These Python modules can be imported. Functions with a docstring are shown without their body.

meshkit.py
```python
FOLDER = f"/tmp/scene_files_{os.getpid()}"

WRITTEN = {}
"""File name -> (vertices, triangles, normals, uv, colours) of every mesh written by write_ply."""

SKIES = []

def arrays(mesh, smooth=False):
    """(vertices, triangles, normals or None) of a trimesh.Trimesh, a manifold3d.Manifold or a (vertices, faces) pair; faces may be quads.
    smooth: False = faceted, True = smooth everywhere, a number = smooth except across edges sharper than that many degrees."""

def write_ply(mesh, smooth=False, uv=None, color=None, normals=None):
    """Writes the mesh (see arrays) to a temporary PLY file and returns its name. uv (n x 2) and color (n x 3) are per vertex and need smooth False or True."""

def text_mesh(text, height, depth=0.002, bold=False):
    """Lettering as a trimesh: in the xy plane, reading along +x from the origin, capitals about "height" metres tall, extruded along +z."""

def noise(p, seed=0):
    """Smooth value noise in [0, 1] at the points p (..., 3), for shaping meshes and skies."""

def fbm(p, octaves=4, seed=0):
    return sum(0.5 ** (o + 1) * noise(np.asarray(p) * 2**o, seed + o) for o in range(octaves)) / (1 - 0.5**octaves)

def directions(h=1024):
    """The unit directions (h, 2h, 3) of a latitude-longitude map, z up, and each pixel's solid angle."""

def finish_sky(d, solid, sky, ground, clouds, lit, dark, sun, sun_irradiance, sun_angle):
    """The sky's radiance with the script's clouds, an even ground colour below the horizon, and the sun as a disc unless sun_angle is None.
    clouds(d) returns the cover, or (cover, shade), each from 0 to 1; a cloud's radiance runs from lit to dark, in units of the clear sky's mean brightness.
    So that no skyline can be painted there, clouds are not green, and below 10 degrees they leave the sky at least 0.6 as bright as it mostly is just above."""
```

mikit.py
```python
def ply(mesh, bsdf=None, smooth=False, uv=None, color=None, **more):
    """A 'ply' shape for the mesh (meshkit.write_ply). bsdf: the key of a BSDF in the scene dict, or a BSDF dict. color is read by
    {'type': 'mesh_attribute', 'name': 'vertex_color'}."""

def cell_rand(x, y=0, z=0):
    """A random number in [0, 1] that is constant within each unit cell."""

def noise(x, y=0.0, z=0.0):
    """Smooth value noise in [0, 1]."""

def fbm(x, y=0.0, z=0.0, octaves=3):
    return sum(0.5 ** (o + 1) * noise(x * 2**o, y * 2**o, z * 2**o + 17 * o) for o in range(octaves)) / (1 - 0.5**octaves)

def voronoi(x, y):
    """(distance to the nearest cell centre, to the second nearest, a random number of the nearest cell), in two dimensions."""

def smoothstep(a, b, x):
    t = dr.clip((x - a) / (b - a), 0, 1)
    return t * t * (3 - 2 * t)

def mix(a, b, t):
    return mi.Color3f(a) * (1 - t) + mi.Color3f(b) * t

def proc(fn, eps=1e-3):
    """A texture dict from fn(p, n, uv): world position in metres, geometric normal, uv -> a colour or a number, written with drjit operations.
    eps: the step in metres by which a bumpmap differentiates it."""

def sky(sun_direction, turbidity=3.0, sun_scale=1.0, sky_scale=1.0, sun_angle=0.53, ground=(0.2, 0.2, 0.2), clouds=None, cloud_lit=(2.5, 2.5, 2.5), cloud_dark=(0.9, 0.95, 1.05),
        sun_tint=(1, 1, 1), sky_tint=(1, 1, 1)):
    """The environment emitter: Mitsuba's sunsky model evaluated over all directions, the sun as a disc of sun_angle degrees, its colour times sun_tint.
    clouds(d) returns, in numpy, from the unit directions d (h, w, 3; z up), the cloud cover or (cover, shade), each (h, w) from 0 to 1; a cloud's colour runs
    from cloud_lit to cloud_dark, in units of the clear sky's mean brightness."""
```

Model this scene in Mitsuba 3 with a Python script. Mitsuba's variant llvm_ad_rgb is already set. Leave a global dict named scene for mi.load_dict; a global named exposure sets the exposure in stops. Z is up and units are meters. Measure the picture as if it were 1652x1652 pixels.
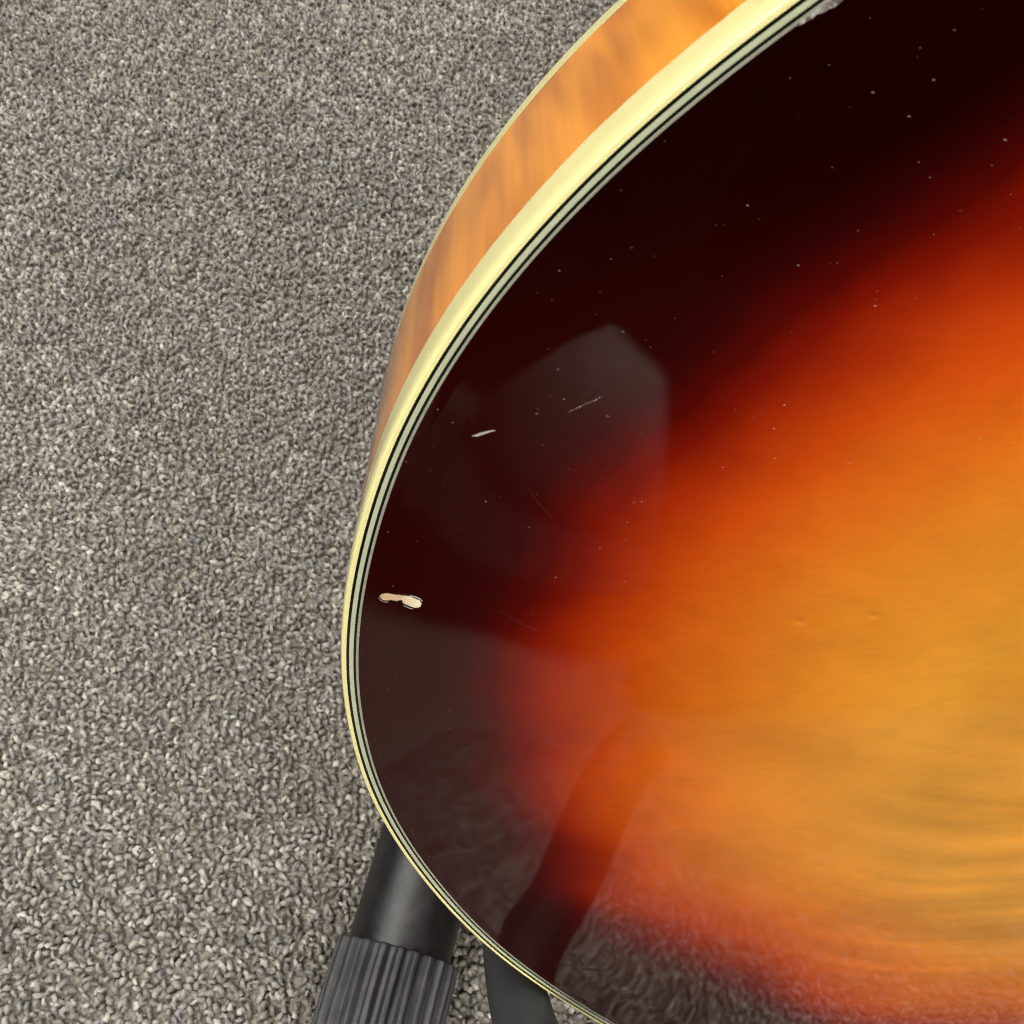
import math, random
import numpy as np, trimesh, mitsuba as mi, drjit as dr
import mikit, meshkit
from mikit import ply, proc, noise, fbm, voronoi, cell_rand, smoothstep, mix
from scipy.interpolate import CubicSpline
from scipy.ndimage import gaussian_filter
from scipy.spatial import Delaunay, cKDTree
import shapely.geometry as sg
import shapely

T = mi.ScalarTransform4f
rng = np.random.default_rng(7)
scene, labels = {'type': 'scene'}, {}

# ---------------------------------------------------------------- camera, lamps, exposure
H = 0.52                                    # the phone is held about half a metre above the carpet
PITCH = math.radians(60.0)                  # looking down by 60 degrees
scene['camera'] = {'type': 'thinlens', 'fov': 53.13, 'aperture_radius': 0.0005, 'focus_distance': 0.30, 'near_clip': 0.02, 'far_clip': 60.0,
                   'to_world': T().look_at(origin=[0, 0, H], target=[0, math.cos(PITCH), H - math.sin(PITCH)], up=[0, 0, 1])}
exposure = 0.0
LAMP = 19.0                                   # radiance of the ceiling panels
LAMPS = [(-1.45, -1.3, 0.75), (0.15, -1.6, 1.1), (1.6, -1.2, 1.2), (-1.0, 0.5, 1.4), (1.1, 0.7, 0.95)]

# ---------------------------------------------------------------- helpers
def rgb(*c): return {'type': 'rgb', 'value': [float(x) for x in c]}
def srgb(r, g, b):
    c = np.array([r, g, b]) / 255.0
    return np.where(c <= 0.04045, c / 12.92, ((c + 0.055) / 1.055) ** 2.4)

def numbered(key):
    if key not in scene: return key
    i = 1
    while f'{key}_{i:03d}' in scene: i += 1
    return f'{key}_{i:03d}'

def obj(name, mesh, mat, parent=None, smooth=False, label=None, cat=None, group=None, kind=None, **kw):
    key = numbered(name if parent is None else parent + '__' + name)
    scene[key] = ply(mesh, mat, smooth, **kw)
    tag(key, label, cat, group, kind)
    return key

def tag(key, label=None, cat=None, group=None, kind=None):
    d = {k: v for k, v in (('label', label), ('category', cat), ('group', group), ('kind', kind)) if v}
    if d: labels[key] = {**labels.get(key, {}), **d}

def grid_faces(n, m, wrap_n=False, wrap_m=False):
    """quads of an n x m vertex grid"""
    i = np.arange(n if wrap_n else n - 1); j = np.arange(m if wrap_m else m - 1)
    I, J = np.meshgrid(i, j, indexing='ij'); I2, J2 = (I + 1) % n, (J + 1) % m
    q = np.stack([I * m + J, I2 * m + J, I2 * m + J2, I * m + J2], -1).reshape(-1, 4)
    return np.vstack([q[:, [0, 1, 2]], q[:, [0, 2, 3]]])

def smooth_path(pts, n):
    pts = np.asarray(pts, float)
    t = np.r_[0, np.cumsum(np.linalg.norm(np.diff(pts, axis=0), axis=1))]
    return CubicSpline(t, pts)(np.linspace(0, t[-1], n)), t / t[-1]

def sweep(path, radii, sides=48, squash=1.0, up=(0, 0, 1), cap=True):
    """round (or squashed) tube along a path with a radius at each point, domed ends"""
    P = np.asarray(path, float); r = np.broadcast_to(np.asarray(radii, float), len(P)).copy()
    tan = np.gradient(P, axis=0); tan /= np.linalg.norm(tan, axis=1, keepdims=True)
    a = np.cross(tan, up); a /= np.linalg.norm(a, axis=1, keepdims=True); b = np.cross(a, tan)
    if cap:
        s = np.array([0.25, 0.6, 0.85, 0.97]); k = np.array([0.35, 0.7, 0.9, 0.99])
        P0 = P[0] - tan[0] * r[0] * 0.3 * (1 - np.array([0.0, .35, .65, .88]))[:, None]
        P1 = P[-1] + tan[-1] * r[-1] * 0.3 * (1 - np.array([.88, .65, .35, 0.0]))[:, None]
        P = np.vstack([P0, P, P1]); r = np.r_[r[0] * k, r, r[-1] * k[::-1]]
        a = np.vstack([np.repeat(a[:1], 4, 0), a, np.repeat(a[-1:], 4, 0)]); b = np.vstack([np.repeat(b[:1], 4, 0), b, np.repeat(b[-1:], 4, 0)])
    th = np.arange(sides) / sides * 2 * math.pi
    V = P[:, None] + r[:, None, None] * (np.cos(th)[None, :, None] * a[:, None] + squash * np.sin(th)[None, :, None] * b[:, None])
    f = grid_faces(len(P), sides, wrap_m=True)
    V = V.reshape(-1, 3); n = len(V)
    V = np.vstack([V, P[0], P[-1]])
    j = np.arange(sides); k2 = (j + 1) % sides; last = (len(P) - 1) * sides
    f = np.vstack([f, np.c_[np.full(sides, n), j, k2], np.c_[np.full(sides, n + 1), last + k2, last + j]])
    m = trimesh.Trimesh(V, f, process=False)
    if m.volume < 0: m.invert()
    return m

# ---------------------------------------------------------------- the guitar's own frame: u across, v up the body, w out of the face
LEAN = math.radians(21.67)
N = np.array([0, -math.cos(LEAN), math.sin(LEAN)])       # out of the visible face
E1 = np.array([1.0, 0, 0])
E2 = np.array([0, math.sin(LEAN), math.cos(LEAN)])       # up the body
F0 = np.array([0, 0, H]) - 0.18 * N                      # origin of the face plane
def W(u, v, w):
    u, v, w = np.broadcast_arrays(*(np.asarray(x, float) for x in (u, v, w)))
    return F0 + u[..., None] * E1 + v[..., None] * E2 + w[..., None] * N
def UV(p):
    q = p - mi.Point3f(*F0.tolist())
    return dr.dot(q, mi.Vector3f(*E1.tolist())), dr.dot(q, mi.Vector3f(*E2.tolist()))

# ---------------------------------------------------------------- carpet
def carpet_tone(p, n, uv):
    a = fbm(p.x * 900, p.y * 900, p.z * 900, 2)
    b = fbm(p.x * 9, p.y * 9, 0.0, 3)
    return mix((0.055, 0.05, 0.043), (0.35, 0.32, 0.275), a) * (0.8 + 0.4 * b)
scene['carpet_base_mat'] = {'type': 'diffuse', 'reflectance': proc(carpet_tone)}
scene['yarn_mat'] = {'type': 'principled', 'base_color': {'type': 'mesh_attribute', 'name': 'vertex_color'}, 'roughness': 0.55, 'specular': 0.35, 'sheen': 0.4}
scene['fuzzy_yarn_mat'] = {'type': 'bumpmap', 'arbitrary': proc(lambda p, n, uv: 1.6e-4 * fbm(p.x * 1500 + p.z * 900, p.y * 1500, p.z * 1500 + p.y * 500, 2), eps=1e-4), 'scale': 1.0, 'bsdf': scene.pop('yarn_mat')}

xs, ys = np.linspace(-3, 3, 61), np.linspace(-3.2, 3.5, 61)
X, Y = np.meshgrid(xs, ys, indexing='ij')
obj('carpet', (np.stack([X, Y, np.full_like(X, 0.0)], -1).reshape(-1, 3), grid_faces(61, 61)), 'carpet_base_mat', kind='structure', label='grey beige loop pile carpet covering the floor')

def loop_pile(x, y, sides, rings, seed, size=1.0):
    r = np.random.default_rng(seed); n = len(x)
    az = r.normal(math.pi / 2, 0.9, n); tilt = r.normal(0, 0.45, n)
    span, hgt, rad = r.uniform(0.7, 1.9, n) * 1e-3, r.uniform(2.0, 3.9, n) * 1e-3, r.uniform(0.95, 1.62, n) * 1e-3
    span, hgt, rad = span * size, hgt * size, rad * size
    s = np.linspace(0, math.pi, rings)
    c, d = np.cos(az)[:, None], np.sin(az)[:, None]
    lx, lz = -np.cos(s)[None] * span[:, None], np.sin(s)[None] ** 0.8 * hgt[:, None]
    ly = np.sin(tilt)[:, None] * lz + (r.normal(0, 0.45e-3, n))[:, None] * np.sin(2 * s)[None]
    lz = lz * np.cos(tilt)[:, None]
    ctr = np.stack([x[:, None] + lx * c - ly * d, y[:, None] + lx * d + ly * c, lz + 0.0004], -1)         # n, rings, 3
    tan = np.gradient(ctr, axis=1); tan /= np.linalg.norm(tan, axis=2, keepdims=True) + 1e-12
    side = np.stack([-np.sin(az), np.cos(az), np.zeros(n)], -1)[:, None] * np.ones((1, rings, 1))
    side -= tan * (side * tan).sum(-1, keepdims=True); side /= np.linalg.norm(side, axis=2, keepdims=True)
    nor = np.cross(side, tan)
    th = np.arange(sides) / sides * 2 * math.pi
    tw = r.uniform(0, 6.28, n)[:, None, None] + (s * 1.6)[None, :, None]
    prof = rad[:, None, None] * (1 + 0.36 * np.cos(2 * th[None, None] + tw)) * (0.72 + 0.28 * np.sin(s))[None, :, None]
    V = ctr[:, :, None] + prof[..., None] * (np.cos(th)[None, None, :, None] * side[:, :, None] + np.sin(th)[None, None, :, None] * nor[:, :, None])
    f = grid_faces(rings, sides, wrap_m=True)
    Fc = (f[None] + (np.arange(n) * rings * sides)[:, None, None]).reshape(-1, 3)
    # heathered yarn: taupe, grey, and pale loops; strands differ a little round the loop
    pal = np.array([[0.29, 0.265, 0.235], [0.36, 0.332, 0.297], [0.215, 0.195, 0.175], [0.46, 0.43, 0.385], [0.28, 0.265, 0.26], [0.55, 0.51, 0.45]])
    pick = r.choice(6, n, p=[0.28, 0.26, 0.15, 0.15, 0.11, 0.05])
    patch = 0.68 + 0.24 * meshkit.fbm(np.stack([x * 14, y * 14, 0 * x], -1), 3, 5)
    col = pal[pick] * r.uniform(0.85, 1.15, (n, 1)) * patch[:, None]
    strand = 1 + 0.22 * np.sin(th[None, None] * 1 + tw * 2 + r.uniform(0, 6, n)[:, None, None])
    C = col[:, None, None] * strand[..., None] * np.ones((n, rings, sides, 1))
    return V.reshape(-1, 3), Fc, np.clip(C.reshape(-1, 3), 0, 1)

PX, PY = 3.75e-3, 3.9e-3
gx, gy = np.meshgrid(np.arange(-0.60, 0.42, PX), np.arange(-0.34, 1.0, PY), indexing='ij')
gy = gy + (np.arange(gx.shape[0]) % 2)[:, None] * PY * 0.5
gx, gy = gx.ravel(), gy.ravel()
gx = gx + rng.normal(0, 0.75e-3, gx.shape); gy = gy + rng.normal(0, 0.75e-3, gy.shape)
seen_left = (gx < 0.02 + 0.22 * np.clip(gy, 0, 1)) & (gx > -0.29 - 0.27 * np.clip(gy, 0, 1)) & (gy > -0.02)      # in view
seen_front = (gx > -0.26) & (gx < 0.36) & (gy > -0.33) & (gy < 0.12)                                                        # in front of and under the guitar
keep = seen_left | seen_front
near = seen_left & (gy < 0.45) | (keep & (gy > -0.16) & (gy < 0.0) & (gx < 0.2))
far = keep & ~near & (rng.random(len(gx)) < 0.86)
parts = [loop_pile(gx[near], gy[near], 6, 6, 1), loop_pile(gx[far], gy[far], 5, 5, 2, 1.12)]
off, VV, FF, CC = 0, [], [], []
for v_, f_, c_ in parts:
    VV.append(v_); FF.append(f_ + off); CC.append(c_); off += len(v_)
FF = np.vstack(FF)
obj('loop_pile', (np.vstack(VV), FF), 'fuzzy_yarn_mat', 'carpet', smooth=True, color=np.vstack(CC), kind='stuff')
print('carpet loops', int(keep.sum()), 'triangles', len(FF))

# ---------------------------------------------------------------- ceiling lamps (above, outside the picture)
scene['lamp_frame_mat'] = {'type': 'roughplastic', 'diffuse_reflectance': rgb(0.8, 0.8, 0.8), 'alpha': 0.2}
for i, (lx, ly, lk) in enumerate(LAMPS):
    key = numbered('ceiling_lamp__diffuser'.replace('ceiling_lamp', 'ceiling_lamp' if i == 0 else f'ceiling_lamp_{i:03d}'))
    root = key.split('__')[0]
    hx, hy, z = 0.6, 0.3, 2.6
    q = np.array([[lx - hx, ly - hy, z], [lx - hx, ly + hy, z], [lx + hx, ly + hy, z], [lx + hx, ly - hy, z]])
    scene[key] = {**ply((q, np.array([[0, 1, 2], [0, 2, 3]])), 'lamp_frame_mat'), 'emitter': {'type': 'area', 'radiance': rgb(LAMP * lk, LAMP * 0.97 * lk, LAMP * 0.9 * lk)}}
    bars = [trimesh.creation.box((2 * hx + 0.06, 0.03, 0.05), T_) for T_ in ()]
    for sx, sy, ex, ey in ((0, hy + .016, 2 * hx + .062, .03), (0, -hy - .016, 2 * hx + .062, .03), (hx + .016, 0, .03, 2 * hy), (-hx - .016, 0, .03, 2 * hy)):
        b = trimesh.creation.box((ex, ey, 0.05)); b.apply_translation((lx + sx, ly + sy, z + 0.01)); bars.append(b)
    scene[root + '__frame'] = ply(trimesh.util.concatenate(bars), 'lamp_frame_mat')
    labels[root] = {'label': ('white ceiling light panel high behind the viewer on the left', 'white ceiling light panel high behind the viewer in the middle', 'white ceiling light panel high behind the viewer on the right',
                              'white ceiling light panel high above the carpet left of the guitar', 'white ceiling light panel high above the carpet right of the guitar')[i], 'category': 'lamp', 'group': 'ceiling light panels overhead'}

# ---------------------------------------------------------------- guitar outline (millimetres in u, v)
UC = 167.0
half = [(167, -446), (130, -443), (95, -432), (62, -411), (34, -384), (23, -371), (14, -360), (5, -348), (-7, -329), (-16, -313), (-26, -290), (-34, -269), (-40, -242), (-42.4, -223), (-42.7, -203),
        (-41.9, -189), (-40.8, -180), (-37.6, -164), (-33.6, -148), (-29, -134), (-24, -121), (-17.8, -109), (-9.3, -95), (-2, -85), (5.8, -75), (16.8, -63), (24.8, -55), (36.5, -45), (47, -37),
        (60, -27), (71, -15), (78, 0), (80, 18), (76, 42), (68, 70), (64, 100), (69, 132), (85, 160), (111, 180), (140, 189), (167, 192)]
half = np.array(half, float)
full = np.vstack([half, np.c_[2 * UC - half[-2:0:-1, 0], half[-2:0:-1, 1]], half[:1]])
t = np.r_[0, np.cumsum(np.linalg.norm(np.diff(full, axis=0), axis=1))]
from scipy.interpolate import splprep, splev
tck, _ = splprep(full.T, u=t, s=1.2, per=1)
dense = np.array(splev(np.linspace(0, t[-1], 20000), tck)).T
L_ = np.r_[0, np.cumsum(np.linalg.norm(np.diff(dense, axis=0), axis=1))]
NS = 2400
arc = np.linspace(0, L_[-1], NS, endpoint=False)
O = np.c_[np.interp(arc, L_, dense[:, 0]), np.interp(arc, L_, dense[:, 1])] * 1e-3
tn = np.roll(O, -1, 0) - np.roll(O, 1, 0); tn /= np.linalg.norm(tn, axis=1, keepdims=True)
inward = np.c_[tn[:, 1], -tn[:, 0]]
if not sg.Polygon(O).contains(sg.Point(*(O[300] + inward[300] * 0.003))): inward = -inward
arc = arc * 1e-3
O = O - inward * 0.00178                      # the measured line is the inner edge of the cream binding
def off_curve(s): return O + inward * np.asarray(s).reshape(-1, 1)

def ring(profile, closed=False):
    """sweep of a section [(s, w), ...] (s inward from the outline, w along the face normal; each a number or one value per station)"""
    V = np.stack([W(*off_curve(np.broadcast_to(s, NS)).T, np.broadcast_to(w, NS)) for s, w in profile], 1)      # NS, m, 3
    V = V.reshape(-1, 3); f = grid_faces(NS, len(profile), wrap_n=True, wrap_m=closed)
    k = f[:: max(1, len(f) // 400)]                       # turn the faces outwards (away from a point deep in the body)
    nrm = np.cross(V[k[:, 1]] - V[k[:, 0]], V[k[:, 2]] - V[k[:, 0]])
    core = W(UC * 1e-3, -0.2, -0.038)
    if (nrm * (V[k[:, 0]] - core)).sum() < 0: f = f[:, ::-1]
    return (V, f)

def station_noise(freq, seed, amp): return amp * (2 * meshkit.fbm(np.stack([arc * freq, 0 * arc, 0 * arc], -1), 3, seed) - 1)

DEPTH, SIDE_B, TOP_B, RND = 0.0765, 0.0116, 0.00178, 0.0009
def fix(m):
    m = trimesh.Trimesh(*m, process=False)
    return m

# materials
def cream(p, n, uv):
    a = fbm(p.x * 60, p.y * 60, p.z * 60, 3)
    return mix((0.80, 0.735, 0.325), (0.87, 0.81, 0.39), a)
scene['cream_mat'] = {'type': 'plastic', 'diffuse_reflectance': proc(cream), 'int_ior': 1.5}
scene['black_line_mat'] = {'type': 'plastic', 'diffuse_reflectance': rgb(0.006, 0.007, 0.005), 'int_ior': 1.5}
def ivory(p, n, uv):
    a = fbm(p.x * 300, p.y * 300, p.z * 300, 2)
    return mix((0.43, 0.46, 0.31), (0.53, 0.56, 0.38), a)
scene['white_line_mat'] = {'type': 'plastic', 'diffuse_reflectance': proc(ivory), 'int_ior': 1.5}
def grey_line(p, n, uv):
    a = fbm(p.x * 500, p.y * 500, p.z * 500, 2)
    return mix((0.25, 0.25, 0.19), (0.38, 0.38, 0.29), a)
scene['grey_line_mat'] = {'type': 'plastic', 'diffuse_reflectance': proc(grey_line), 'int_ior': 1.5}

G = 'guitar'
tag(G, 'glossy sunburst guitar body with cream binding, held up by the black stand', 'guitar')
edge_w = -SIDE_B + station_noise(350, 3, 0.00022) + station_noise(60, 4, 0.0002)
q = np.linspace(0, math.pi / 2, 13)
sec = [(0.0, edge_w)] + [(0.0, -SIDE_B * 0.6)] + [(RND * (1 - math.cos(a)), 0.0045 * (math.sin(a) - 1)) for a in q] + [(TOP_B, 0.0)]
obj('binding', ring(sec), 'cream_mat', G, smooth=True, label='broad cream yellow edge binding nearest the viewer')
s = TOP_B
for wdt, mat, lab in ((0.00074, 'black_line_mat', 'outer thin black purfling line beside the cream binding'), (0.00106, 'white_line_mat', 'wider greenish white purfling line'),
                      (0.00066, 'black_line_mat', 'inner thin black purfling line'), (0.00062, 'grey_line_mat', 'thin greyish white innermost purfling line')):
    j0, j1 = station_noise(700, 11 + int(s * 1e5), 0.00005), 0
    obj('purfling', ring([(s, 0.0), (s + wdt * .5, 0.00004), (s + wdt, 0.0)]), mat, G, smooth=True, label=lab)
    s += wdt
INNER = s

# side
def side_tone(p, n, uv):
    a, dpt = uv.x, uv.y                                     # arc length, depth (metres)
    f1 = fbm(a * 95 + dpt * 6, dpt * 9, 3.0, 3)
    f2 = fbm(a * 900, dpt * 30, 7.0, 2)
    f3 = fbm(a * 22, dpt * 14, 1.0, 2)
    c = mix((0.60, 0.175, 0.012), (0.95, 0.345, 0.028), smoothstep(0.22, 0.72, f1))
    c = c * (0.95 + 0.10 * f2) * (0.82 + 0.36 * f3)
    return c
scene['side_mat'] = {'type': 'roughplastic', 'alpha': 0.015, 'diffuse_reflectance': proc(side_tone), 'int_ior': 1.5}
rows = np.linspace(0, 1, 9)
prof = [(0.0, edge_w * (1 - r) + (-DEPTH + 0.0068) * r) for r in rows]
sv, sf = ring(prof)
suv = np.stack([np.repeat(arc[:, None], 9, 1), np.repeat((rows * DEPTH)[None], NS, 0)], -1).reshape(-1, 2)
obj('side', (sv, sf), 'side_mat', G, smooth=True, uv=suv, label='orange flamed wood side of the body')
sec = [(0.0, -DEPTH + 0.0068), (0.0, -DEPTH + 0.0006), (0.0002, -DEPTH + 0.0002), (0.0006, -DEPTH), (0.0018, -DEPTH)]
obj('binding', ring(sec), 'cream_mat', G, smooth=True, label='thin cream binding along the far edge of the side')

# plates: rings near the edge, a grid inside; d = distance from the edge, arch from a blurred distance field
poly = sg.Polygon(O)
step = 0.001
bx0, by0, bx1, by1 = poly.bounds
rx, ry = np.arange(bx0 - .03, bx1 + .03, step), np.arange(by0 - .03, by1 + .03, step)
RX, RY = np.meshgrid(rx, ry, indexing='ij')
tree = cKDTree(O)
dist = tree.query(np.c_[RX.ravel(), RY.ravel()])[0].reshape(RX.shape)
dist = np.where(shapely.contains_xy(poly, RX, RY), dist, -dist)
def arch(d):
    d = np.maximum(d, 0)
    return -0.0004 * np.exp(-((d - 0.016) / 0.010) ** 2) + 0.0145 * (1 - np.exp(-(np.maximum(d - 0.008, 0) / 0.062) ** 1.7))
Hf = gaussian_filter(arch(dist - INNER), 6)
Df = gaussian_filter(np.maximum(dist, 0), 5)
from scipy.interpolate import RegularGridInterpolator
Hi = RegularGridInterpolator((rx, ry), Hf, method='linear', bounds_error=False, fill_value=0)
Di = RegularGridInterpolator((rx, ry), Df, method='linear', bounds_error=False, fill_value=0)
ringd = [INNER, INNER + .0006, INNER + .0015, INNER + .003, .0075, .0095]
pts = [off_curve(d) for d in ringd]
gxx, gyy = np.meshgrid(np.arange(bx0, bx1, .0022), np.arange(by0, by1, .0022), indexing='ij')
gp = np.c_[gxx.ravel(), gyy.ravel()]
inner_poly = sg.Polygon(off_curve(.0108))
gp = gp[shapely.contains_xy(inner_poly, gp[:, 0], gp[:, 1])] 
P2 = np.vstack([*pts, gp])
tri = Delaunay(P2).simplices
cen = P2[tri].mean(1)
tri = tri[shapely.contains_xy(sg.Polygon(off_curve(INNER + 1e-5)), cen[:, 0], cen[:, 1])]
nr = len(ringd) * NS
hh = Hi(P2) * np.clip((tree.query(P2)[0] - INNER) / 0.003, 0, 1)
dd = np.where(tree.query(P2)[0] < 0.02, tree.query(P2)[0], Di(P2))
a2 = P2[tri]
ea, eb = a2[:, 1] - a2[:, 0], a2[:, 2] - a2[:, 0]
flip = ea[:, 0] * eb[:, 1] - ea[:, 1] * eb[:, 0] < 0
tri[flip] = tri[flip][:, ::-1]
plate_uv = np.c_[dd, 0 * dd]

STOPS = [(0, (44, 5, 4)), (20, (46, 5, 4)), (28, (58, 6, 4)), (36, (84, 9, 4)), (43, (122, 20, 5)), (52, (166, 44, 9)), (64, (204, 74, 14)), (82, (226, 110, 27)), (106, (236, 140, 42)), (140, (240, 162, 56))]
STOPS = [(d * 1e-3, (srgb(*c) * 0.80).tolist()) for d, c in STOPS]
def burst(p, n, uv):
    u, v = UV(p)
    wob = fbm(u * 38, v * 38, 2.0, 3) - 0.5
    fine = fbm(u * 240, v * 900, 4.0, 2) - 0.5
    low = smoothstep(-0.24, -0.33, v)
    d = uv.x + wob * 0.011 * smoothstep(0.01, 0.04, uv.x) + low * smoothstep(0.005, 0.02, uv.x) * (0.001 - 0.021 * smoothstep(0.01, 0.09, u)) - smoothstep(-0.185, -0.09, v) * 0.010 - 0.003
    c = mi.Color3f(*STOPS[0][1])
    for (d0, c0), (d1, c1) in zip(STOPS[:-1], STOPS[1:]):
        c = dr.select(d > d0, mix(c0, c1, dr.clip((d - d0) / (d1 - d0), 0, 1)), c)
    c = c * (1 - 0.6 * smoothstep(0.055, 0.03, uv.x) * smoothstep(-0.12, -0.05, v))       # the border is sprayed heavier towards the waist
    # flamed maple: long soft cross stripes
    warp = fbm(u * 9, v * 9, 9.0, 2) * 0.03
    fl = fbm(u * 20 + 3 + warp * 40, (v + warp * 1.6 + u * 0.28) * 150, 1.0, 3)
    rip = smoothstep(0.075, 0.13, u) * smoothstep(-0.19, -0.235, v) * smoothstep(-0.36, -0.31, v)
    amt = smoothstep(0.05, 0.11, uv.x) * (0.16 + 0.95 * rip)
    c = c * (1 + amt * (fl - 0.5) * 0.62) * (1 + fine * 0.06)
    cloud = fbm(u * 30 - v * 12, v * 34 + u * 14, 12.0, 4) - 0.5
    blot = smoothstep(0.60, 0.78, fbm(u * 75 + v * 30, v * 110 - u * 30, 21.0, 3))
    grain = fbm((u + v * 0.35) * 260, (v - u * 0.35) * 1500, 30.0, 2) - 0.5
    on = smoothstep(0.03, 0.06, uv.x)
    c = c * (1 + (cloud * 0.42 + grain * 0.07) * on) * (1 - 0.05 * blot * on)
    # dust on the lacquer
    for k, (sc, thr) in enumerate(((150.0, 0.90), (330.0, 0.95))):
        x, y = u * sc + v * sc * 0.4 + k * 31, v * sc * 2.0
        f1, f2, w = voronoi(x, y)
        sp = dr.select(w > thr, smoothstep(0.046, 0.014, f1), 0.0) * cell_rand(dr.floor(w * 9999), k, 3)
        c = mix(c, (0.62, 0.5, 0.42), sp * 0.6)
    return c
DENTS = [(0.0657, -0.1646, 0.0010), (0.0878, -0.2608, 0.0009), (0.0817, -0.1617, 0.0009)]
def ripple(p, n, uv):
    u, v = UV(p)
    w = fbm(u * 30, v * 30, 5.0, 2) * 2.2
    dents = 0.0
    for du, dv, r0 in DENTS: dents = dents - 2.6e-4 * dr.exp(-(dr.square(u - du) + dr.square((v - dv) * 1.2)) / (r0 * r0))
    return dents + 1.6e-6 * fbm(u * 60 + w, v * 260 + w * 2, 8.0, 2) + 0.5e-6 * noise(u * 420, v * 420, 1.0)
scene['burst_mat'] = {'type': 'bumpmap', 'arbitrary': proc(ripple, eps=4e-4), 'scale': 1.0, 'bsdf': {'type': 'roughplastic', 'distribution': 'beckmann', 'alpha': 0.005, 'diffuse_reflectance': proc(burst), 'int_ior': 1.53}}
obj('sunburst_plate', (W(P2[:, 0], P2[:, 1], hh), tri), 'burst_mat', G, smooth=True, uv=plate_uv, label='glossy sunburst plate, black edge fading through red to amber')
scene['back_wood_mat'] = {'type': 'plastic', 'diffuse_reflectance': rgb(0.35, 0.12, 0.02), 'int_ior': 1.5}
fp = off_curve(0.0018)
P3 = np.vstack([fp, off_curve(0.05)])
obj('far_plate', (np.vstack([W(*fp.T, -DEPTH), W(UC * 1e-3, -0.2, -DEPTH - 0.012)[None]]), np.c_[np.arange(NS), (np.arange(NS) + 1) % NS, np.full(NS, NS)]), 'back_wood_mat', G, smooth=True)

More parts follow.
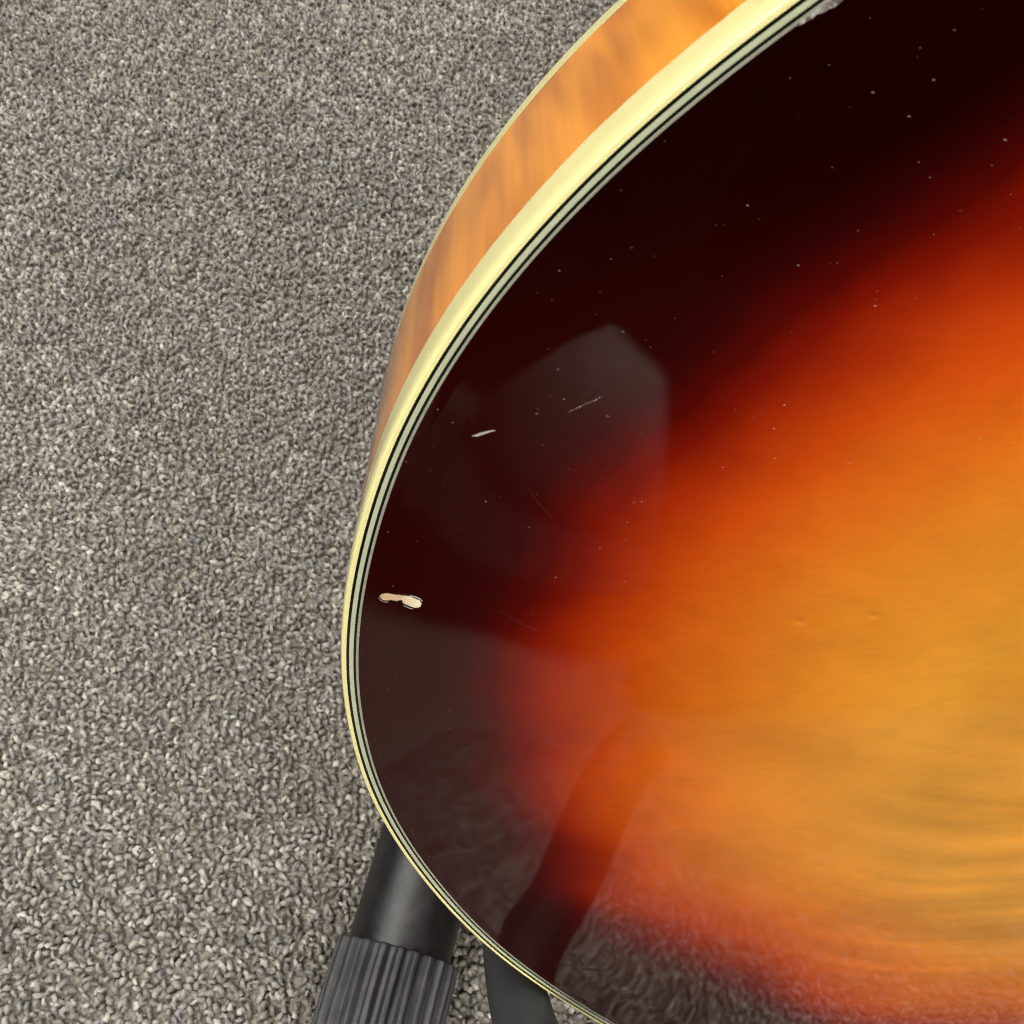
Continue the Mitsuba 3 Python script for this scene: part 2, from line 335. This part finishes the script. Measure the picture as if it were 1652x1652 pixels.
# chip in the lacquer: bare pale wood
def plate_h(u, v): return float(Hi(np.array([[u, v]]))[0])
def patch(pts_mm, thick, mat, name, label=None, parent=G):
    pg = sg.Polygon(np.array(pts_mm) * 1e-3)
    vs, fs = trimesh.creation.triangulate_polygon(pg, engine='earcut')
    vs = np.asarray(vs); m = trimesh.creation.extrude_polygon(pg, thick, engine='earcut')
    v = np.array(m.vertices)
    base = Hi(v[:, :2])
    m.vertices = W(v[:, 0], v[:, 1], base + v[:, 2] - 0.00003)
    if m.volume < 0: m.invert()
    return obj(name, m, mat, parent, label=label)
def chip_tone(p, n, uv):
    u, v = UV(p)
    return mix((0.52, 0.34, 0.17), (0.84, 0.75, 0.56), smoothstep(-0.0275, -0.0225, u) * 0.65 + 0.55 * fbm(u * 1200, v * 5200, 0.0, 3) - 0.1)
scene['chip_mat'] = {'type': 'diffuse', 'reflectance': proc(chip_tone)}
scene['chip_rim_mat'] = {'type': 'plastic', 'diffuse_reflectance': rgb(0.015, 0.004, 0.003), 'int_ior': 1.6}
scene['scuff_mat'] = {'type': 'diffuse', 'reflectance': rgb(0.36, 0.32, 0.30)}
CHIP = [(-31.84, -168.17), (-31.24, -167.37), (-29.6, -167.07), (-27.48, -167.55), (-25.35, -167.88), (-23.49, -168.47), (-22.19, -169.28), (-21.86, -170.21), (-22.17, -171.33), (-23.14, -171.74), (-24.49, -171.44), (-25.53, -170.77),
        (-26.44, -170.1), (-26.53, -169.47), (-27.33, -169.36), (-27.63, -169.73), (-28.95, -169.28), (-30.05, -169.47), (-31.11, -169.21)]
r4 = np.random.default_rng(12)
cl = sg.LineString(CHIP + CHIP[:1]); dq = np.arange(0, cl.length, 0.28)
CHIP = [tuple(np.array(cl.interpolate(t_).coords[0]) + r4.normal(0, 0.075, 2)) for t_ in dq]
patch(CHIP, 0.00009, 'chip_mat', 'lacquer_chip', 'small elongated chip showing bare pale wood near the left edge')
rimp = sg.Polygon(CHIP).buffer(0.32).difference(sg.Polygon(CHIP).buffer(0.03))
rimp = rimp if rimp.geom_type == 'Polygon' else max(rimp.geoms, key=lambda g: g.area)
def patch_poly(pg_mm, thick, mat, name, label=None, kind=None):
    from shapely import affinity
    ms = []
    for g in getattr(pg_mm, 'geoms', [pg_mm]):
        m = trimesh.creation.extrude_polygon(affinity.scale(g, 1e-3, 1e-3, origin=(0, 0)), thick, engine='earcut')
        v = np.array(m.vertices)
        m.vertices = W(v[:, 0], v[:, 1], Hi(v[:, :2]) + v[:, 2] - 0.00003)
        if m.volume < 0: m.invert()
        ms.append(m)
    return obj(name, trimesh.util.concatenate(ms), mat, G, label=label, kind=kind)
patch_poly(rimp, 0.00018, 'chip_rim_mat', 'chip_rim')
glint = [sg.LineString([(-24.3, -167.75), (-23.2, -168.15), (-22.1, -168.75), (-21.6, -169.5)]).buffer(0.07), sg.LineString([(-26.2, -171.0), (-25.4, -171.55), (-24.6, -172.0), (-24.0, -172.05)]).buffer(0.06),
         sg.LineString([(-32.0, -168.4), (-31.7, -169.2), (-30.9, -169.8), (-29.9, -170.0)]).buffer(0.05)]
patch_poly(sg.MultiPolygon(glint), 0.00022, 'scuff_mat', 'lacquer_flake')
patch_poly(sg.Polygon([(-27.5, -169.6), (-27.0, -169.28), (-26.5, -169.32), (-26.3, -169.7), (-26.45, -170.15), (-26.9, -169.8)]), 0.00022, 'chip_rim_mat', 'chip_notch')
patch_poly(sg.MultiPolygon([sg.Polygon([(-8.66, -121.89), (-6.67, -120.9), (-4.05, -120.16), (-3.4, -120.32), (-4.71, -120.8), (-7.35, -121.95)])]), 0.00005, 'scuff_mat', 'scuff', 'short pale scuff mark in the dark red border')
r2 = np.random.default_rng(5)
bits = []
for k in range(26):                        # faint broken scratch
    f = r2.random(); cx, cy = 11.83 + f * 6.2 + r2.normal(0, .12), -114.77 + f * 3.75 + r2.normal(0, .12)
    if r2.random() < .75: bits.append(sg.Point(cx, cy).buffer(r2.uniform(.03, .09), 3))
scene['hairline_mat'] = {'type': 'diffuse', 'reflectance': rgb(0.085, 0.065, 0.06)}
hair = [sg.LineString([(11.6, -114.95), (13.5, -113.6), (15.8, -112.4), (18.3, -110.85)]).buffer(0.09)]
for k in range(4):
    cx, cy, an, ln = r2.uniform(-30, 60), r2.uniform(-230, -75), r2.normal(-0.3, 0.6), r2.uniform(2, 7)
    cv = r2.normal(0, 0.12)
    q_ = np.linspace(-1, 1, 7)
    line = np.c_[cx + ln * q_ * math.cos(an) - cv * ln * q_ ** 2 * math.sin(an), cy + ln * q_ * math.sin(an) + cv * ln * q_ ** 2 * math.cos(an)]
    if sg.Polygon(off_curve(0.008) * 1e3).contains(sg.LineString(line)): hair.append(sg.LineString(line).buffer(0.022))
patch_poly(sg.MultiPolygon([b for b in [shapely.union_all(hair)] for b in getattr(b, 'geoms', [b])]), 0.00004, 'hairline_mat', 'hairline_scratches', kind='stuff')
patch_poly(sg.MultiPolygon([b for b in [shapely.union_all(bits)] for b in getattr(b, 'geoms', [b])]), 0.00004, 'scuff_mat', 'faint_scratch', kind='stuff')
# worn, crumbled stretch of the innermost line at the upper right
ar = np.where((O[:, 0] > 0.0410) & (O[:, 0] < 0.0620) & (O[:, 1] > -0.06) & (O[:, 1] < 0.0))[0]
tt = (arc[ar] - arc[ar].min()) / np.ptp(arc[ar])
wid = np.clip(np.minimum(tt / 0.35, (1 - tt) / 0.25), 0, 1) ** 0.8 * (0.00105 + 0.0009 * (meshkit.fbm(np.stack([arc[ar] * 1400, 0 * tt, 0 * tt], -1), 3, 21) - 0.5) * 2)
inn = O[ar] + inward[ar] * (INNER - 0.0002 + np.maximum(wid, 1e-5))[:, None]
band = sg.Polygon(np.vstack([O[ar] + inward[ar] * (INNER - 0.00045), inn[::-1]]) * 1e3).buffer(0)
holes = []
for i in r2.choice(ar, 42):
    c0 = (O[i] + inward[i] * (INNER + r2.uniform(-0.0001, 0.0009))) * 1e3
    th = np.sort(r2.uniform(0, 6.28, 6)); rr = r2.uniform(.06, .26, 6)
    pg = sg.Polygon(np.c_[c0[0] + rr * np.cos(th), c0[1] + rr * np.sin(th)]).convex_hull
    if pg.geom_type == 'Polygon': holes.append(pg)
band = band.difference(shapely.union_all(holes))
def crumb_tone(p, n, uv):
    a = fbm(p.x * 1500, p.y * 1500, p.z * 1500, 2)
    return mix((0.10, 0.085, 0.075), (0.42, 0.39, 0.35), smoothstep(0.3, 0.7, a))
scene['crumb_mat'] = {'type': 'diffuse', 'reflectance': proc(crumb_tone)}
patch_poly(band, 0.00012, 'crumb_mat', 'crumbled_purfling', 'worn crumbled grey stretch of the innermost line')

# ---------------------------------------------------------------- black guitar stand
def stand_bump(p, n, uv): return 3e-5 * fbm(p.x * 1300, p.y * 1300, p.z * 1300, 2)
def dusty(base, top, seed):
    def fn(p, n, uv):
        a = fbm(p.x * 160, p.y * 160, p.z * 160 + seed, 3); b = fbm(p.x * 2600, p.y * 2600, p.z * 2600, 2)
        up = 0.35 + 0.65 * dr.clip(n.z, 0, 1)               # dust settles on faces that look up
        return mix(base, top, dr.clip(smoothstep(0.42, 0.75, a) * 0.35 + smoothstep(0.62, 0.78, b) * 0.4, 0, 1) * up)
    return proc(fn)
scene['tube_mat'] = {'type': 'roughplastic', 'diffuse_reflectance': dusty((0.014, 0.014, 0.015), (0.040, 0.039, 0.038), 1.0), 'alpha': 0.22, 'int_ior': 1.5}
scene['rubber_mat'] = {'type': 'bumpmap', 'arbitrary': proc(stand_bump, eps=2e-4), 'scale': 1.0, 'bsdf': {'type': 'roughplastic', 'diffuse_reflectance': dusty((0.042, 0.042, 0.045), (0.105, 0.102, 0.10), 5.0), 'alpha': 0.35, 'int_ior': 1.48}}
scene['grey_arm_mat'] = {'type': 'roughplastic', 'diffuse_reflectance': rgb(0.04, 0.0415, 0.044), 'alpha': 0.3, 'int_ior': 1.5}
S = 'guitar_stand'
tag(S, 'black tube guitar stand with a ribbed rubber sleeve, under the guitar', 'guitar stand')
def lying_leg(x0, y0, dx, foot, back, first):
    """a thick tube leg lying on the carpet towards the viewer, its end in a ribbed rubber foot"""
    ax = np.array([dx, 1.0, 0.0]); ax /= np.linalg.norm(ax)
    base = np.array([x0, y0, 0.0305])
    a = obj('leg', sweep(np.linspace(base - ax * 0.02, base + ax * back, 40), 0.0232), 'tube_mat', S, smooth=40, label='thick black tube leg lying on the carpet' if first else None)
    p0, p1 = base + ax * 0.0, base - ax * foot
    ln = foot; d = -ax
    x_ = np.cross(d, [0, 0, 1]); x_ /= np.linalg.norm(x_); y_ = np.cross(d, x_)
    ribs = 22; nth, nr_ = ribs * 16, 60
    th = np.arange(nth) / nth * 2 * math.pi
    ridge = np.clip(np.cos(ribs * th + 0.7 * np.sin(3 * th)) * 1.7, -1, 1)
    rr = 0.0260 + 0.0017 * ridge
    tt = np.r_[0.0, 0.0002, 0.0008, np.linspace(0.002, ln - 0.002, nr_ - 5), ln - 0.0006, ln]
    kk = np.r_[0.86, 0.972, 0.995, np.ones(nr_ - 5), 0.985, 0.9]
    pn = np.stack([np.cos(th)[None] * 9 + 0 * tt[:, None], np.sin(th)[None] * 9 + 0 * tt[:, None], tt[:, None] * 70 + 0 * th[None]], -1)
    wave = 1 + 0.03 * (meshkit.fbm(pn, 3, 8) - 0.5)
    twist = 0.02 * np.sin(tt * 60 + 1)[:, None]
    R = rr[None] * kk[:, None] * wave
    V = p0 + tt[:, None, None] * d + R[..., None] * (np.cos(th + twist)[..., None] * x_ + np.sin(th + twist)[..., None] * y_)
    V = V.reshape(-1, 3); n0 = len(V)
    j = np.arange(nth); f = np.vstack([grid_faces(nr_, nth, wrap_m=True), np.c_[np.full(nth, n0), j, (j + 1) % nth], np.c_[np.full(nth, n0 + 1), (nr_ - 1) * nth + (j + 1) % nth, (nr_ - 1) * nth + j]])
    m = trimesh.Trimesh(np.vstack([V, p0, p1]), f, process=False)
    if m.volume < 0: m.invert()
    obj('ribbed_foot', m, 'rubber_mat', a, smooth=50, label='ribbed black rubber foot on the end of the tube leg' if first else None)
    return base + ax * back
HUB = lying_leg(-0.0500, 0.058, 0.25, 0.085, 0.33, True)
lying_leg(2 * UC * 1e-3 + 0.0, 0.058, -0.40, 0.085, 0.33, False)
# smooth front rest, flaring as it rises towards the viewer
path, tp = smooth_path([W(-0.002, -0.388, -0.05), W(0.000, -0.382, -0.022), W(0.003, -0.3715, 0.0), W(0.0075, -0.3595, 0.022), W(0.013, -0.336, 0.052), W(0.021, -0.316, 0.080), W(0.030, -0.309, 0.092)], 70)
obj('front_rest', sweep(path, np.interp(np.linspace(0, 1, 70), [0, .4, 1], [0.0105, 0.0112, 0.0150])), 'grey_arm_mat', S, smooth=40, label='smooth dark grey flared rest emerging under the guitar edge')
mid = np.array([UC * 1e-3, HUB[1] + 0.02, 0.05])
obj('crossbar', sweep(np.linspace(HUB + [0, 0, 0.0], [2 * UC * 1e-3 - HUB[0], HUB[1], HUB[2]], 12), 0.018), 'tube_mat', S, smooth=40)
b0, b1 = W(-0.002, -0.388, -0.05), W(UC * 1e-3, -0.40, -0.12)
obj('rest_bracket', sweep(np.linspace(b0, b1, 12), 0.0105), 'tube_mat', S, smooth=40)
obj('post', sweep(np.linspace([mid[0], mid[1], 0.04], [mid[0], mid[1] + 0.10, 0.60], 12), 0.0125, up=(0, 1, 0)), 'tube_mat', S, smooth=40)

# ---------------------------------------------------------------- dark things on the carpet behind the viewer, seen only as reflections in the lacquer
scene['vinyl_mat'] = {'type': 'diffuse', 'reflectance': rgb(0.014, 0.013, 0.013)}
scene['cloth_mat'] = {'type': 'diffuse', 'reflectance': rgb(0.02, 0.018, 0.017)}
scene['metal_mat'] = {'type': 'roughconductor', 'material': 'Al', 'alpha': 0.3}
import manifold3d as m3
def rbox(cx, cy, cz, sx, sy, sz, r=0.012):
    sp = m3.Manifold.sphere(r, 20)
    return m3.Manifold.batch_hull([sp.translate((cx + a * (sx / 2 - r), cy + b * (sy / 2 - r), cz + c * (sz / 2 - r))) for a in (-1, 1) for b in (-1, 1) for c in (-1, 1)])
K = 'amplifier'; ax0, ay0 = 0.245, -0.60
tag(K, 'black vinyl covered guitar amplifier standing on the carpet behind the viewer', 'amplifier')
obj('cabinet', rbox(ax0, ay0, 0.245, 0.56, 0.26, 0.46), 'vinyl_mat', K, smooth=40)
obj('grille', rbox(ax0, ay0 + 0.131, 0.20, 0.48, 0.012, 0.30, 0.005), 'cloth_mat', K, smooth=40)
obj('control_panel', rbox(ax0, ay0 + 0.131, 0.405, 0.48, 0.010, 0.07, 0.004), 'cloth_mat', K, smooth=40)
for k in range(6):
    c = trimesh.creation.cylinder(0.010, 0.016, sections=24); c.apply_transform(trimesh.transformations.rotation_matrix(math.pi / 2, [1, 0, 0])); c.apply_translation((ax0 - 0.18 + k * 0.072, ay0 + 0.142, 0.405))
    obj('knob', c, 'vinyl_mat', K, smooth=40)
hp, _ = smooth_path([(ax0 - .1, ay0, .472), (ax0 - .07, ay0, .495), (ax0, ay0, .50), (ax0 + .07, ay0, .495), (ax0 + .1, ay0, .472)], 24)
obj('handle', sweep(hp, 0.009, up=(0, 1, 0)), 'vinyl_mat', K, smooth=40)
for sx in (-1, 1):
    for sy in (-1, 1): obj('foot', rbox(ax0 + sx * .22, ay0 + sy * .09, 0.009, 0.04, 0.04, 0.018, 0.004), 'vinyl_mat', K, smooth=40)
K = 'guitar_case'
tag(K, 'black hard guitar case lying flat on the carpet behind the viewer', 'case')
co = m3.CrossSection([np.array([(-0.95, -.09), (-0.55, -.10), (-.40, -.17), (-.25, -.15), (-.05, -.22), (.05, -.18), (.08, 0), (.05, .18), (-.05, .22), (-.25, .15), (-.40, .17), (-.55, .10), (-.95, .09)])]).offset(0.02, m3.JoinType.Round, 2, 32)
shell = co.extrude(0.08).translate((-0.13, -0.85, 0.004))
scene['case_mat'] = {'type': 'diffuse', 'reflectance': rgb(0.045, 0.042, 0.04)}
obj('shell', shell, 'case_mat', K, smooth=40)
lid = co.offset(-0.006, m3.JoinType.Round, 2, 32).extrude(0.012).translate((-0.13, -0.85, 0.084))
obj('lid', lid, 'case_mat', K, smooth=40)
for lx, ly in ((-0.20, 0.225), (-0.42, 0.195), (-0.62, 0.122)):
    obj('latch', rbox(-0.13 + lx, -0.85 + ly, 0.075, 0.03, 0.02, 0.035, 0.003), 'metal_mat', K, smooth=40)

scene['felt_mat'] = {'type': 'diffuse', 'reflectance': rgb(0.30, 0.28, 0.265)}
K = 'ottoman'
tag(K, 'rounded pale grey upholstered ottoman on the carpet behind the guitar case', 'ottoman')
obj('seat', rbox(-0.40, -1.45, 0.255, 0.76, 0.56, 0.45, 0.20), 'felt_mat', K, smooth=40)
for sx in (-1, 1):
    for sy in (-1, 1): obj('leg', rbox(-0.37 + sx * .20, -1.50 + sy * .13, 0.03, 0.04, 0.04, 0.06, 0.004), 'vinyl_mat', K, smooth=40)
